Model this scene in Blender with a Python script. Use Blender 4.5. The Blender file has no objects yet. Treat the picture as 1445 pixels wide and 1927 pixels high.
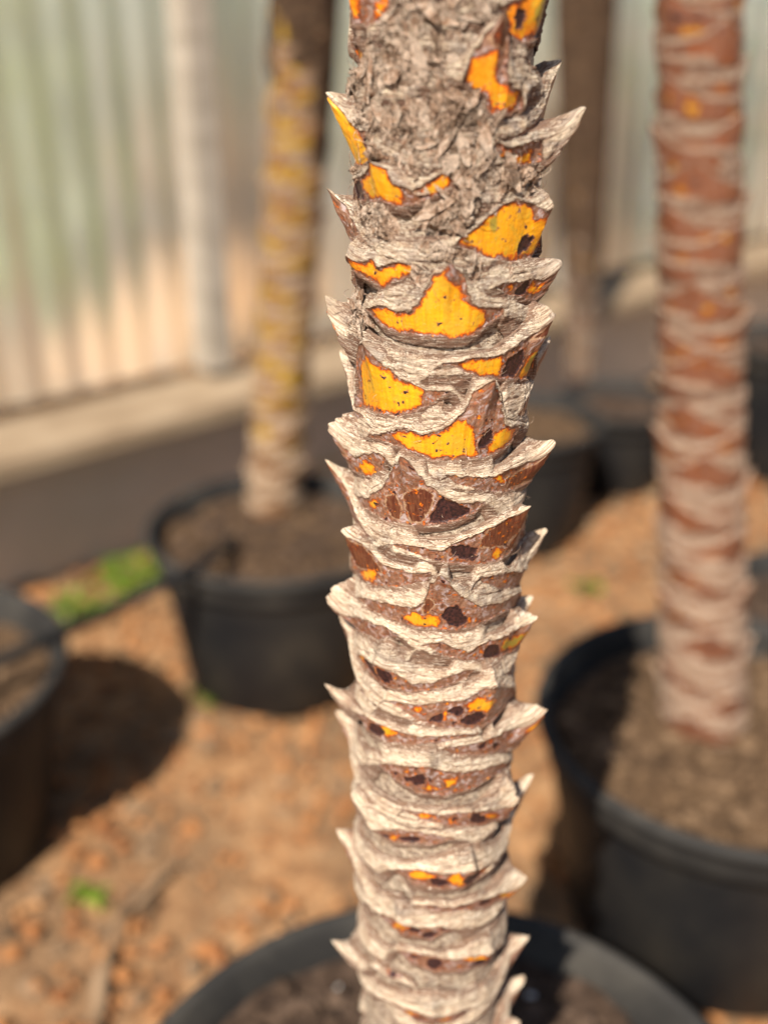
import bpy, math, random
import numpy as np
from math import radians as RAD, pi as PI

# ------------------------------------------------------------------ camera, sky, sun, exposure
S = bpy.context.scene
CAM_H = 0.93
F_PX, CX, CY, PITCH = 2000.0, 722.5, 963.5, RAD(25)      # lens of the photograph, in its own 1445x1927 pixels
cd = bpy.data.cameras.new("camera"); cam = bpy.data.objects.new("camera", cd)
S.collection.objects.link(cam); S.camera = cam
cam.location = (0, 0, CAM_H); cam.rotation_euler = (PI/2 - PITCH, 0, 0)
cd.sensor_fit = 'VERTICAL'; cd.sensor_height = 36.0; cd.lens = 36.0*F_PX/1927
cd.clip_start = 0.01; cd.clip_end = 500
cd.dof.use_dof = True; cd.dof.focus_distance = 0.462; cd.dof.aperture_fstop = (cd.lens/1000)/0.0135
cd.dof.aperture_blades = 0

SUN = np.array([-0.25, -0.65, 0.72]); SUN = SUN/np.linalg.norm(SUN)   # towards the sun
W = bpy.data.worlds.new("World"); S.world = W; W.use_nodes = True
wn = W.node_tree.nodes; bg = wn["Background"]
sky = wn.new("ShaderNodeTexSky"); sky.sky_type = 'NISHITA'; sky.sun_disc = False
sky.sun_elevation = math.asin(SUN[2]); sky.sun_rotation = math.atan2(SUN[0], SUN[1])
W.node_tree.links.new(sky.outputs[0], bg.inputs[0]); bg.inputs[1].default_value = 0.065
sl = bpy.data.lights.new("sun", 'SUN'); sl.energy = 5.0; sl.angle = RAD(0.5); sl.color = (1.0, 0.92, 0.80)
so = bpy.data.objects.new("sun", sl); S.collection.objects.link(so)
from mathutils import Vector
so.rotation_euler = Vector(SUN).to_track_quat('Z', 'Y').to_euler(); so.location = (-2, -3, 4)
S.view_settings.view_transform = 'Standard'; S.view_settings.look = 'None'
S.view_settings.exposure = 0.78; S.view_settings.gamma = 1.0
S.render.engine = 'CYCLES'
S.cycles.max_bounces = 6; S.cycles.transparent_max_bounces = 12

rng = np.random.default_rng(7); random.seed(7)

# ------------------------------------------------------------------ numbers: rays, noise, polygons
def ray(px, py):
    a = (px-CX)/F_PX; b = (py-CY)/F_PX
    c, s = math.cos(PITCH), math.sin(PITCH)
    return np.array([a, c - b*s, -(s + b*c)])
def on_plane(px, py, z):                    # the point of a horizontal plane behind a pixel
    d = ray(px, py); t = (z-CAM_H)/d[2]
    return np.array([0, 0, CAM_H]) + d*t
def at_y(px, py, Y):
    d = ray(px, py); return np.array([0, 0, CAM_H]) + d*(Y/d[1])

def _h(ix, iy, iz, seed):
    n = (ix*374761393 + iy*668265263 + iz*2147483647 + seed*1274126177) & 0xffffffff
    n = ((n ^ (n >> 13))*1274126177) & 0xffffffff
    n = ((n ^ (n >> 15))*2246822519) & 0xffffffff
    return ((n ^ (n >> 16)) & 0xffff)/65535.0
def vn(x, y, z=0.0, seed=0):                # value noise in [-1, 1]
    x, y, z = np.broadcast_arrays(np.asarray(x, float), np.asarray(y, float), np.asarray(z, float))
    xi, yi, zi = (np.floor(a).astype(np.int64) for a in (x, y, z))
    u, v, w = x-xi, y-yi, z-zi
    u, v, w = (a*a*(3-2*a) for a in (u, v, w))
    r = 0
    for dx in (0, 1):
        for dy in (0, 1):
            for dz in (0, 1):
                r = r + _h(xi+dx, yi+dy, zi+dz, seed)*(u if dx else 1-u)*(v if dy else 1-v)*(w if dz else 1-w)
    return r*2-1
def fbm(x, y, z=0.0, seed=0, o=3):
    r = 0; a = 1.0; t = 0
    for k in range(o):
        r = r + a*vn(x*2**k, y*2**k, z*2**k, seed+k*17); t += a; a *= .5
    return r/t
def sstep(a, b, x):
    t = np.clip((x-a)/(b-a), 0, 1); return t*t*(3-2*t)

# ------------------------------------------------------------------ objects
def link(o, parent=None):
    S.collection.objects.link(o)
    if parent is not None: o.parent = parent
    return o
def mesh_np(name, V, Fq, mat, parent=None, smooth=True, attrs=None, tris=False):
    me = bpy.data.meshes.new(name)
    V = np.ascontiguousarray(V, np.float32); Fq = np.ascontiguousarray(Fq, np.int32)
    k = Fq.shape[1]
    me.vertices.add(len(V)); me.vertices.foreach_set("co", V.ravel())
    me.loops.add(Fq.size); me.loops.foreach_set("vertex_index", Fq.ravel())
    me.polygons.add(len(Fq))
    me.polygons.foreach_set("loop_start", np.arange(0, Fq.size, k, dtype=np.int32))
    me.polygons.foreach_set("loop_total", np.full(len(Fq), k, np.int32))
    me.update(calc_edges=True); me.validate()
    me.polygons.foreach_set("use_smooth", np.full(len(me.polygons), smooth, bool))
    for n, a in (attrs or {}).items():
        at = me.attributes.new(n, 'FLOAT_VECTOR', 'POINT'); at.data.foreach_set("vector", np.ascontiguousarray(a, np.float32).ravel())
    me.materials.append(mat)
    return link(bpy.data.objects.new(name, me), parent)
def grid_faces(n, m, wrap=False, flip=False):      # n rows, m columns
    j = np.arange(m if wrap else m-1); i = np.arange(n-1)
    I, J = np.meshgrid(i, j, indexing='ij'); J2 = (J+1) % m
    q = np.stack([I*m+J, I*m+J2, (I+1)*m+J2, (I+1)*m+J], -1).reshape(-1, 4)
    return q[:, ::-1] if flip else q
def empty(name, loc, label, cat, group=None):
    o = bpy.data.objects.new(name, None); o.location = loc; o.empty_display_size = .05
    link(o); o["label"] = label; o["category"] = cat
    if group: o["group"] = group
    return o
def tag(o, label=None, cat=None, group=None, kind=None):
    if label: o["label"] = label
    if cat: o["category"] = cat
    if group: o["group"] = group
    if kind: o["kind"] = kind
    return o

# ------------------------------------------------------------------ material helper
class N:
    def __init__(s, name):
        s.m = bpy.data.materials.new(name); s.m.use_nodes = True
        s.t = s.m.node_tree; s.p = s.t.nodes["Principled BSDF"]; s.out = s.t.nodes["Material Output"]
    def n(s, typ, ins=None, **kw):
        x = s.t.nodes.new(typ)
        for k, v in kw.items(): setattr(x, k, v)
        for k, v in (ins or {}).items(): s.put(x.inputs[k], v)
        return x
    def put(s, sock, v):
        if isinstance(v, bpy.types.NodeSocket): s.t.links.new(v, sock)
        elif isinstance(v, (tuple, list)) and len(v) == 3 and sock.type == 'RGBA': sock.default_value = (*v, 1)
        else: sock.default_value = v
    def m_(s, op, a, b=0.0, c=0.0, clamp=False):
        x = s.n("ShaderNodeMath", operation=op, use_clamp=clamp)
        for i, v in enumerate((a, b, c)): s.put(x.inputs[i], v)
        return x.outputs[0]
    def ss(s, a, b, x):
        q = s.n("ShaderNodeMapRange", interpolation_type='SMOOTHSTEP')
        s.put(q.inputs[0], x); q.inputs[1].default_value = a; q.inputs[2].default_value = b
        return q.outputs[0]
    def mix(s, f, a, b):
        x = s.n("ShaderNodeMix", data_type='RGBA')
        s.put(x.inputs[0], f); s.put(x.inputs[6], a); s.put(x.inputs[7], b); return x.outputs[2]
    def noise(s, vec, scale, detail=3, rough=.55, dist=0.0, col=False):
        x = s.n("ShaderNodeTexNoise", {"Scale": scale, "Detail": detail, "Roughness": rough, "Distortion": dist})
        if vec is not None: s.put(x.inputs["Vector"], vec)
        return x.outputs["Color" if col else "Fac"]
    def vscale(s, v, sc):
        x = s.n("ShaderNodeVectorMath", operation='MULTIPLY'); s.put(x.inputs[0], v); x.inputs[1].default_value = sc; return x.outputs[0]
    def attr(s, name):
        return s.n("ShaderNodeAttribute", attribute_name=name).outputs["Vector"]
    def sep(s, v):
        return s.n("ShaderNodeSeparateXYZ", {0: v}).outputs
    def ramp(s, f, stops):
        x = s.n("ShaderNodeValToRGB"); s.put(x.inputs[0], f); e = x.color_ramp.elements
        e[0].position, e[0].color = stops[0][0], (*stops[0][1], 1); e[1].position, e[1].color = stops[-1][0], (*stops[-1][1], 1)
        for p_, c_ in stops[1:-1]: q = e.new(p_); q.color = (*c_, 1)
        return x.outputs[0]
    def bump(s, h, strength, dist=.001, prev=None):
        x = s.n("ShaderNodeBump", {"Strength": strength, "Distance": dist, "Height": h})
        if prev is not None: s.put(x.inputs["Normal"], prev)
        return x.outputs[0]
    def fin(s, base=None, rough=None, normal=None, spec=None):
        if base is not None: s.put(s.p.inputs["Base Color"], base)
        if rough is not None: s.put(s.p.inputs["Roughness"], rough)
        if normal is not None: s.put(s.p.inputs["Normal"], normal)
        if spec is not None: s.p.inputs["Specular IOR Level"].default_value = spec
        return s.m

def leaf_base_material(name, pale, pale2, grey, skin_a, skin_b, yel, org, fine=1.0, fleck=0, bloom=.8):
    """Dry palm leaf base: fibrous pale cut face, glossy skin with coloured patches.
    Attributes: mm = (round the trunk, up the trunk, seed) in mm; fa = signed mm inside skin, yellow, black; fb = brown, olive, greying."""
    s = N(name)
    mm = s.attr("mm"); fa = s.sep(s.attr("fa")); fb = s.sep(s.attr("fb")); fc = s.sep(s.attr("fc"))
    wob = s.m_('MULTIPLY', s.m_('SUBTRACT', s.noise(mm, .9, 6, .75), .5), 3.6)
    wob2 = s.m_('MULTIPLY', s.m_('SUBTRACT', s.noise(mm, .55, 4, .65), .5), 3.2)
    skin = s.m_('ADD', fa[0], s.m_('MULTIPLY', wob, .45)); yl = s.m_('ADD', fa[1], wob); dk = s.m_('ADD', fa[2], s.m_('MULTIPLY', wob, .8)); br = s.m_('ADD', fb[0], wob)
    if fleck: yl = s.m_('MAXIMUM', yl, s.m_('MULTIPLY', s.m_('SUBTRACT', s.m_('SUBTRACT', s.noise(mm, .36, 6, .7, .4), s.m_('MULTIPLY', fb[2], .02)), .60), 14.0))
    if fleck: dk = s.m_('MAXIMUM', dk, s.m_('MULTIPLY', s.m_('SUBTRACT', s.m_('SUBTRACT', s.noise(mm, .33, 3, .5), s.m_('MULTIPLY', fb[2], .03)), .665), 14.0))
    # pale cut face
    fib = s.noise(s.vscale(mm, (2.6, .32, 1)), 1.0, 4, .65, .6)           # fibres running up
    strat = s.noise(s.vscale(mm, (.10, 2.2, 1)), 1.0, 5, .7, .35)         # thin torn layers
    speck = s.noise(mm, 3.2, 3, .7); blot = s.noise(mm, .22, 4, .6, .4)
    c = s.mix(s.ss(.38, .66, blot), pale, pale2)
    c = s.mix(s.m_('MULTIPLY', s.ss(.50, .72, s.noise(s.vscale(mm, (1, 1.6, 1)), .16, 5, .65, .8)), .75), c, skin_b)
    gfac = s.m_('MULTIPLY', s.ss(.42, .62, s.noise(mm, .13, 4, .6, .7)), s.m_('ADD', s.m_('MULTIPLY', fb[2], .85), .12), clamp=True)
    c = s.mix(gfac, c, grey)
    tj = s.m_('ADD', fc[0], s.m_('MULTIPLY', s.m_('SUBTRACT', s.noise(s.vscale(mm, (.5, 1, 1)), .5, 5, .7), .5), .9))
    film = s.mix(s.ss(.42, .75, s.noise(s.vscale(mm, (.25, 1, 1)), .7, 5, .65, .5)), skin_a, skin_b)
    c = s.mix(s.m_('MULTIPLY', s.ss(.02, -.12, tj), .93), c, film)
    c = s.mix(s.m_('MULTIPLY', s.ss(.07, .0, s.m_('ABSOLUTE', s.m_('ADD', tj, .06))), .8), c, (.07, .035, .02))
    c = s.mix(s.m_('MULTIPLY', s.ss(.64, .78, tj), .78), c, film)  # brown film, also painting the recess at the band's top edge dark
    c = s.mix(s.m_('MULTIPLY', s.ss(.35, .85, s.m_('ADD', fc[2], s.m_('MULTIPLY', s.m_('SUBTRACT', s.noise(mm, .8, 4, .7), .5), .8))), .75), c, (.15, .075, .042))  # dark line painted into the groove to deepen it
    c = s.mix(s.m_('MULTIPLY', s.ss(.045, .0, s.m_('ABSOLUTE', s.m_('SUBTRACT', tj, .70))), .75), c, (.14, .07, .04))
    c = s.mix(s.m_('MULTIPLY', s.ss(.04, .0, s.m_('ABSOLUTE', s.m_('SUBTRACT', tj, .86))), .7), c, (.17, .09, .05))
    c = s.mix(s.m_('MULTIPLY', s.ss(.04, .0, s.m_('ABSOLUTE', s.m_('SUBTRACT', tj, .77))), .7), c, (.86, .72, .55))
    c = s.mix(s.m_('MULTIPLY', s.ss(.50, .38, strat), .4), c, (.34, .20, .12))
    lay = s.noise(s.vscale(mm, (.07, 1.1, 1)), 1.0, 3, .6, .9)
    c = s.mix(s.m_('MULTIPLY', s.ss(.035, .012, s.m_('ABSOLUTE', s.m_('SUBTRACT', lay, .5))), .8), c, (.16, .08, .045))
    c = s.mix(s.m_('MULTIPLY', s.ss(.02, .008, s.m_('ABSOLUTE', s.m_('SUBTRACT', lay, .56))), .7), c, (.90, .80, .64))
    c = s.mix(s.m_('MULTIPLY', s.ss(.46, .32, fib), s.m_('ADD', s.m_('MULTIPLY', fb[2], .8), .25)), c, (.10, .065, .045))
    c = s.mix(s.ss(.335, .27, speck), c, (.06, .04, .03))
    # dark line where the skin tears away from the cut
    # skin
    k = s.mix(s.ss(.35, .65, s.noise(mm, .45, 5, .65, .5)), skin_a, skin_b)
    k = s.mix(s.m_('MULTIPLY', s.ss(.50, .64, s.noise(mm, .26, 5, .65, 1.0)), bloom), k, (.45, .37, .36))       # pale waxy bloom
    k = s.mix(s.m_('MULTIPLY', s.ss(.55, .66, s.noise(mm, .55, 5, .7)), .6), k, (org[0]*.74, org[1]*1.05, org[2]*5))
    k = s.mix(s.m_('MULTIPLY', s.ss(.60, .75, s.noise(s.vscale(mm, (1, .25, 1)), 1.6, 3, .6)), .3), k, (.10, .04, .03))
    bcol = s.mix(s.ss(.35, .7, s.noise(s.vscale(mm, (1.2, .18, 1)), 1.0, 4, .6)), (.075, .018, .010), (.16, .06, .028))
    bcol = s.mix(s.ss(.9, .1, br), bcol, (.42, .27, .16))
    k = s.mix(s.ss(-.25, .35, br), k, bcol)
    ycol = s.mix(s.ss(.3, .7, s.noise(s.vscale(mm, (1.4, .10, 1)), .5, 3, .5)), yel, (yel[0]*.82, yel[1]*.72, yel[2]))
    ycol = s.mix(s.m_('MULTIPLY', s.ss(.46, .60, s.noise(s.vscale(mm, (1, .6, 1)), .2, 5, .65)), .75), ycol, (.50, .31, .025))
    ycol = s.mix(s.m_('MULTIPLY', fc[1], s.ss(.3, .6, s.noise(mm, .2, 3))), ycol, (org[0]*1.15, org[1]*1.9, org[2]))
    ycol = s.mix(s.ss(.0, 1.0, fb[1]), ycol, (.33, .25, .035))
    ycol = s.mix(s.ss(1.7, .3, s.m_('ADD', yl, s.m_('MULTIPLY', wob2, 1.5))), ycol, org)
    ycol = s.mix(s.ss(.55, .1, s.m_('ADD', yl, s.m_('MULTIPLY', wob2, .6))), ycol, (.20, .035, .008))
    ycol = s.mix(s.m_('MULTIPLY', s.ss(.62, .70, s.noise(s.vscale(mm, (1.5, .7, 1)), .9, 4, .75, .3)), .6), ycol, (.66, .52, .30))        # scratched wax
    ycol = s.mix(s.ss(.34, .27, s.noise(mm, 1.3, 3, .6)), ycol, (.13, .025, .01))
    k = s.mix(s.ss(-.1, .14, yl), k, ycol)
    k = s.mix(s.m_('MULTIPLY', s.ss(.42, .05, s.m_('ABSOLUTE', s.m_('ADD', yl, .02))), .85), k, (.16, .035, .012))
    dcol = s.mix(s.ss(.35, .7, s.noise(mm, .9, 4, .7)), (.010, .006, .009), (.075, .026, .022))
    k = s.mix(s.ss(-.55, -.1, dk), k, (.27, .10, .05))
    k = s.mix(s.ss(-.22, .30, dk), k, dcol)
    k = s.mix(s.ss(.745, .79, s.noise(mm, 2.1, 2, .5)), k, (.62, .55, .50))
    sk = s.ss(-.08, .10, skin)
    col = s.mix(sk, c, k)
    edge = s.m_('MULTIPLY', s.ss(.42, .05, s.m_('ABSOLUTE', skin)), s.m_('MULTIPLY', s.ss(.35, .6, s.noise(mm, .5, 2)), .8))
    col = s.mix(edge, col, (.14, .06, .03))
    rough = s.m_('ADD', s.m_('MULTIPLY', sk, -.52), .90)
    rough = s.m_('ADD', rough, s.m_('MULTIPLY', s.m_('SUBTRACT', s.noise(mm, .8, 3), .5), .25))
    # relief
    h = s.m_('ADD', s.m_('MULTIPLY', fib, .8), s.m_('ADD', s.m_('MULTIPLY', strat, .8), s.m_('MULTIPLY', speck, .5)))
    hs = s.m_('ADD', s.m_('MULTIPLY', s.noise(mm, .9, 4, .6), .25), s.m_('MULTIPLY', s.ss(-.1, .4, dk), .22))
    hh = s.m_('ADD', s.m_('MULTIPLY', h, s.m_('SUBTRACT', 1.0, sk)), s.m_('MULTIPLY', hs, sk))
    nb = s.bump(s.m_('MULTIPLY', hh, s.m_('ADD', .65, s.m_('MULTIPLY', fb[2], .6))), .9*fine, .0011)
    return s.fin(col, rough, nb, .45)

def fibre_material(name, cols, stain=(.40, .21, .12)):
    s = N(name); mm = s.attr("mm")
    a = s.noise(mm, .16, 7, .72, 1.6); b = s.noise(s.vscale(mm, (1.5, .6, 1)), 1.0, 5, .75, 1.5)
    c = s.ramp(a, [(.35, cols[0]), (.45, cols[1]), (.54, cols[2]), (.66, cols[3])])
    c = s.mix(s.m_('MULTIPLY', s.ss(.46, .60, s.noise(mm, .05, 3, .6)), .5), c, cols[3])
    c = s.mix(s.m_('MULTIPLY', s.ss(.55, .68, s.noise(mm, .07, 4, .65, .8)), .75), c, stain)
    c = s.mix(s.m_('MULTIPLY', s.ss(.50, .38, s.noise(mm, .10, 5, .7, 1.0)), .8), c, (cols[0][0]*.7, cols[0][1]*.7, cols[0][2]*.7))  # dark blotches painted into the colour as shaded creases
    c = s.mix(s.ss(.47, .36, b), c, (.05, .03, .02))
    c = s.mix(s.m_('MULTIPLY', s.ss(.60, .72, s.noise(mm, .16, 3, .6, .6)), .8), c, (.40, .21, .12))
    h = s.m_('ADD', b, s.m_('MULTIPLY', s.noise(mm, 2.2, 3, .7), .5))
    return s.fin(c, .9, s.bump(h, 1.0, .0016), .2)

def simple_noise(name, cols, scale, rough=.8, bump=.0, bdist=.002, spec=.3, coord='Object', stretch=(1, 1, 1)):
    s = N(name); tc = s.n("ShaderNodeTexCoord").outputs[coord]; v = s.vscale(tc, stretch)
    f = s.noise(v, scale, 6, .65, .3); st = [(.28 + .44*i/(len(cols)-1), c) for i, c in enumerate(cols)]
    c = s.ramp(f, st); nb = s.bump(s.noise(v, scale*3, 5, .7), bump, bdist) if bump else None
    return s.fin(c, rough, nb, spec)

M_leaf = leaf_base_material("dry leaf base", (.69, .57, .42), (.50, .375, .255), (.33, .265, .22), (.125, .052, .030), (.27, .145, .09), (.78, .365, .008), (.60, .11, .006), fleck=1)
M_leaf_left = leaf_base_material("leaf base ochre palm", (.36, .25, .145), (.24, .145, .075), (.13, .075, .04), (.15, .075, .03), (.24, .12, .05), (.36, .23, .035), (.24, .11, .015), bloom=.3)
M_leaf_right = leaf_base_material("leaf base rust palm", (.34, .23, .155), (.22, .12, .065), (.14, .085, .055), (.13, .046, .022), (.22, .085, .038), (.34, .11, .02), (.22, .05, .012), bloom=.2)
M_leaf_shade = leaf_base_material("leaf base shade-darkened palm", (.08, .048, .028), (.06, .034, .02), (.04, .026, .018), (.07, .035, .02), (.12, .06, .03), (.30, .16, .02), (.18, .07, .012))  # brown bark, with the rear palm's shade put into its colour
M_fib = fibre_material("dead fibre", [(.16, .09, .05), (.46, .29, .19), (.74, .54, .40), (.90, .75, .60)])
M_fib_dark = fibre_material("dead brown fibre", [(.02, .012, .008), (.05, .028, .016), (.085, .05, .028), (.14, .088, .052)], (.11, .055, .02))  # brown fuzz, its colour darkened further for shade on the rear palm
M_pot = simple_noise("black pot plastic", [(.008, .008, .009), (.012, .012, .013), (.022, .020, .018), (.045, .037, .028)], 7, .5, .2, .001, .2)
M_rim = simple_noise("dusty pot rim", [(.018, .017, .017), (.030, .028, .026), (.060, .054, .046)], 14, .7, .15, .001, .15)
M_soil = simple_noise("potting soil", [(.018, .011, .008), (.04, .025, .017), (.075, .048, .033), (.15, .10, .07)], 60, .95, .6, .004, .2)
M_chip = simple_noise("soil crumb", [(.02, .013, .009), (.055, .034, .022), (.15, .10, .07)], 40, .95, .3, .002, .2)
M_chip_dry = simple_noise("dry soil crumb", [(.04, .024, .014), (.10, .06, .033), (.26, .17, .10)], 40, .95, .3, .002, .2)
M_soil_dry = simple_noise("dry potting soil", [(.025, .014, .008), (.055, .032, .017), (.10, .06, .032), (.19, .12, .066)], 45, .95, .6, .004, .2)
M_perl = simple_noise("perlite", [(.45, .44, .42), (.7, .69, .66)], 40, .8, .2)
M_gravel = simple_noise("laterite crumb", [(.09, .035, .016), (.28, .11, .04), (.38, .175, .066), (.50, .30, .15)], 14, .95, .3, .002, .2, 'Object')

# ------------------------------------------------------------------ trunk of the palm in focus
A0 = at_y(825, 963.5, .506*math.cos(PITCH))          # a point of its axis
LEAN = math.tan(RAD(5))
def axis(z, ):                                        # x, y of the axis at height z
    dz = np.asarray(z, float)-A0[2]
    return A0[0] - .012*dz + .0030*np.sin(dz*7), A0[1] + LEAN*dz
def core_r(z):
    return np.interp(z, [.15, .40, .716, .95, 1.1], [.0405, .0398, .0382, .0370, .0362])
AZ = math.atan2(A0[0], A0[1])                         # front of the trunk looks at the viewer
FR = np.array([-math.sin(AZ), -math.cos(AZ)]); RI = np.array([math.cos(AZ), -math.sin(AZ)])
KR = 40.0                                             # mm of arc per radian in the flat map of the trunk

def hit(px, py, extra=.0025):                         # pixel -> (theta, z) on the trunk
    d = ray(px, py); o = np.array([0, 0, CAM_H]); z = CAM_H + d[2]*.42/d[1]
    for _ in range(8):
        ax, ay = axis(z); r = float(core_r(z))+extra
        ex, ey = o[0]-ax, o[1]-ay
        a = d[0]**2+d[1]**2; b = 2*(d[0]*ex+d[1]*ey); c = ex*ex+ey*ey-r*r
        D = max(b*b-4*a*c, 0.0); t = (-b-math.sqrt(D))/(2*a); z = CAM_H + d[2]*t
    x, y = o[0]+d[0]*t-ax, o[1]+d[1]*t-ay
    return math.atan2(x*RI[0]+y*RI[1], x*FR[0]+y*FR[1]), z

CROP = {1: (560, 0), 2: (560, 440), 3: (560, 840), 4: (560, 1220), 5: (560, 1560)}
def P(c, *pts, ell=False):                            # outline noted on an enlargement -> flat map of the trunk, mm
    ox, oy = CROP[c]; out = []
    pts = [(ox+x/2.5804, oy+y/2.5804) for x, y in pts]
    for i, (x, y) in enumerate(pts):
        x2, y2 = pts[(i+1) % len(pts)]; n = max(1, int(math.hypot(x2-x, y2-y)/14))
        for k in range(n):
            th, z = hit(x+(x2-x)*k/n, y+(y2-y)*k/n); out.append((th*KR, z*1000))
    return np.array(out)
def E(c, x, y, rx, ry, rot=0):
    cs, sn = math.cos(RAD(rot)), math.sin(RAD(rot)); seed = int(x+y)
    q = []
    for k in range(12):
        a = k*PI/6; w = 1+.16*math.sin(a*2+seed)+.1*math.sin(a*3+seed*2)
        u, v = rx*w*math.cos(a), ry*w*math.sin(a); q.append((x+u*cs-v*sn, y+u*sn+v*cs))
    return P(c, *q)
def sdf(poly, x, y):                                  # signed mm, positive inside
    a = poly; b = np.roll(poly, -1, 0)
    d2 = np.full(x.shape, 1e9); ins = np.zeros(x.shape, bool)
    for (ax, ay), (bx, by) in zip(a, b):
        ex, ey = bx-ax, by-ay; L = ex*ex+ey*ey+1e-9
        t = np.clip(((x-ax)*ex+(y-ay)*ey)/L, 0, 1)
        d2 = np.minimum(d2, (x-ax-t*ex)**2+(y-ay-t*ey)**2)
        c = (ay > y) != (by > y)
        ins ^= c & (x < ex*(y-ay)/(by-ay+1e-12*(by == ay))+ax)
    return np.where(ins, 1, -1)*np.sqrt(d2)
def field(polys, x, y, lo=-4.0, warp=1.0):
    out = np.full(x.shape, lo)
    if warp:
        wx = fbm(x/3.2, y/3.2, 1.5, 91, 4)*1.5*warp; wy = fbm(x/3.2, y/3.2, 7.5, 92, 4)*1.5*warp; x, y = x+wx, y+wy
    for p in polys:
        x0, y0 = p.min(0)-4; x1, y1 = p.max(0)+4
        m = (x > x0) & (x < x1) & (y > y0) & (y < y1)
        if m.any(): out[m] = np.maximum(out[m], sdf(p, x[m], y[m]))
    return out

YEL = [P(2,(350,365),(400,350),(470,380),(540,385),(600,340),(640,250),(670,200),(715,200),(740,240),(780,240),(810,300),(850,350),(905,365),(920,430),(900,465),(840,495),(740,505),(600,495),(480,475),(400,440),(370,400)),
 P(2,(315,610),(370,615),(440,655),(520,720),(610,765),(605,830),(560,870),(470,880),(360,860),(290,830),(300,740),(305,660)),
 P(2,(440,985),(510,955),(600,985),(690,970),(760,910),(810,905),(850,950),(870,1000),(885,1080),(780,1100),(650,1095),(540,1060),(480,1020)),
 P(2,(960,960),(1010,945),(1060,950),(1050,1000),(1000,1050),(930,1080),(940,1010)),
 P(2,(780,640),(860,615),(1000,595),(1000,700),(900,695),(820,670)), P(2,(1120,580),(1170,500),(1165,620),(1130,690),(1085,705),(1100,620)),
 P(2,(225,90),(250,130),(300,160),(370,135),(400,170),(470,145),(570,160),(560,190),(480,220),(430,240),(390,260),(370,220),(310,185),(270,220),(245,250),(230,200)),
 P(1,(780,1180),(850,1120),(930,1060),(1000,1000),(1060,985),(1110,1000),(1130,1060),(1160,1120),(1185,1160),(1150,1235),(1060,1260),(940,1245),(830,1210)),
 P(1,(850,290),(930,255),(965,290),(960,360),(990,420),(1060,460),(1065,520),(1010,545),(950,530),(930,450),(850,430),(815,390),(830,330)),
 P(1,(1000,40),(1060,20),(1130,-60),(1220,-60),(1210,80),(1170,160),(1110,200),(1060,180),(1030,120)),
 P(1,(250,-60),(330,-60),(330,0),(300,110),(270,100)), P(1,(370,20),(440,-30),(400,90),(360,100)), E(1,280,265,22,38,-15),
 P(1,(175,545),(210,550),(300,640),(305,720),(270,800),(235,760),(205,650)), E(1,415,650,14,22),
 P(1,(320,870),(400,825),(440,830),(470,890),(520,935),(490,1000),(410,970),(340,970),(315,920)), P(1,(620,900),(700,850),(745,880),(720,930),(640,950),(600,930)),
 P(1,(990,700),(1040,730),(1060,770),(1140,720),(1140,780),(1070,800),(1010,760)), E(1,680,1135,50,15),
 E(2,1125,270,15,25), E(2,1037,255,12,15), P(2,(95,330),(130,370),(200,470),(235,560),(235,600),(200,500)),
 E(3,330,110,28,45), E(3,360,285,35,25), E(3,990,160,30,28), E(3,980,525,25,30), E(3,340,630,35,35),
 P(3,(500,845),(560,800),(620,830),(690,820),(685,880),(630,890),(530,870)), E(3,840,855,12,12), P(3,(1000,940),(1070,900),(1050,980),(1000,1000)), E(3,315,1030,15,25), E(3,400,1085,12,15), E(3,903,1000,16,12),
 P(4,(810,270),(880,230),(960,240),(930,300),(830,310)), E(4,575,303,25,12), E(4,718,333,13,26), E(4,610,325,10,8), E(4,425,405,30,40,-30), E(4,470,408,16,12), E(4,565,415,15,8), E(4,1050,420,14,30), E(4,940,455,10,10),
 P(4,(620,640),(660,680),(650,710),(625,700)), P(4,(710,630),(790,620),(770,670),(720,690)), E(4,530,600,16,10), E(4,680,690,26,10),
 E(4,620,820,40,16), E(4,757,848,22,18), E(4,940,815,30,18), E(4,460,930,25,20), E(4,600,1110,60,30), E(4,765,1120,35,45), E(4,905,1080,26,14),
 E(5,985,315,35,20), E(5,500,465,50,25), E(5,860,620,70,15), E(5,405,670,30,35), E(5,550,890,35,14), E(5,710,920,30,14), E(5,955,590,24,12)]
def ZP(y): return hit(660, y)[1]*1000
SIDE_A = np.array([(-68, ZP(205)), (-52, ZP(212)), (-41, ZP(250)), (-40, ZP(296)), (-50, ZP(310)), (-66, ZP(304))])
SIDE_B = np.array([(-70, ZP(572)), (-60, ZP(585)), (-55, ZP(635)), (-55, ZP(674)), (-68, ZP(662))])
YEL += [SIDE_A, SIDE_B]
OLV = [YEL[29], YEL[32], E(2,1130,620,30,60), E(1,1180,60,40,90), E(4,980,790,40,20), E(1,960,1090,20,60)]
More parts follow.
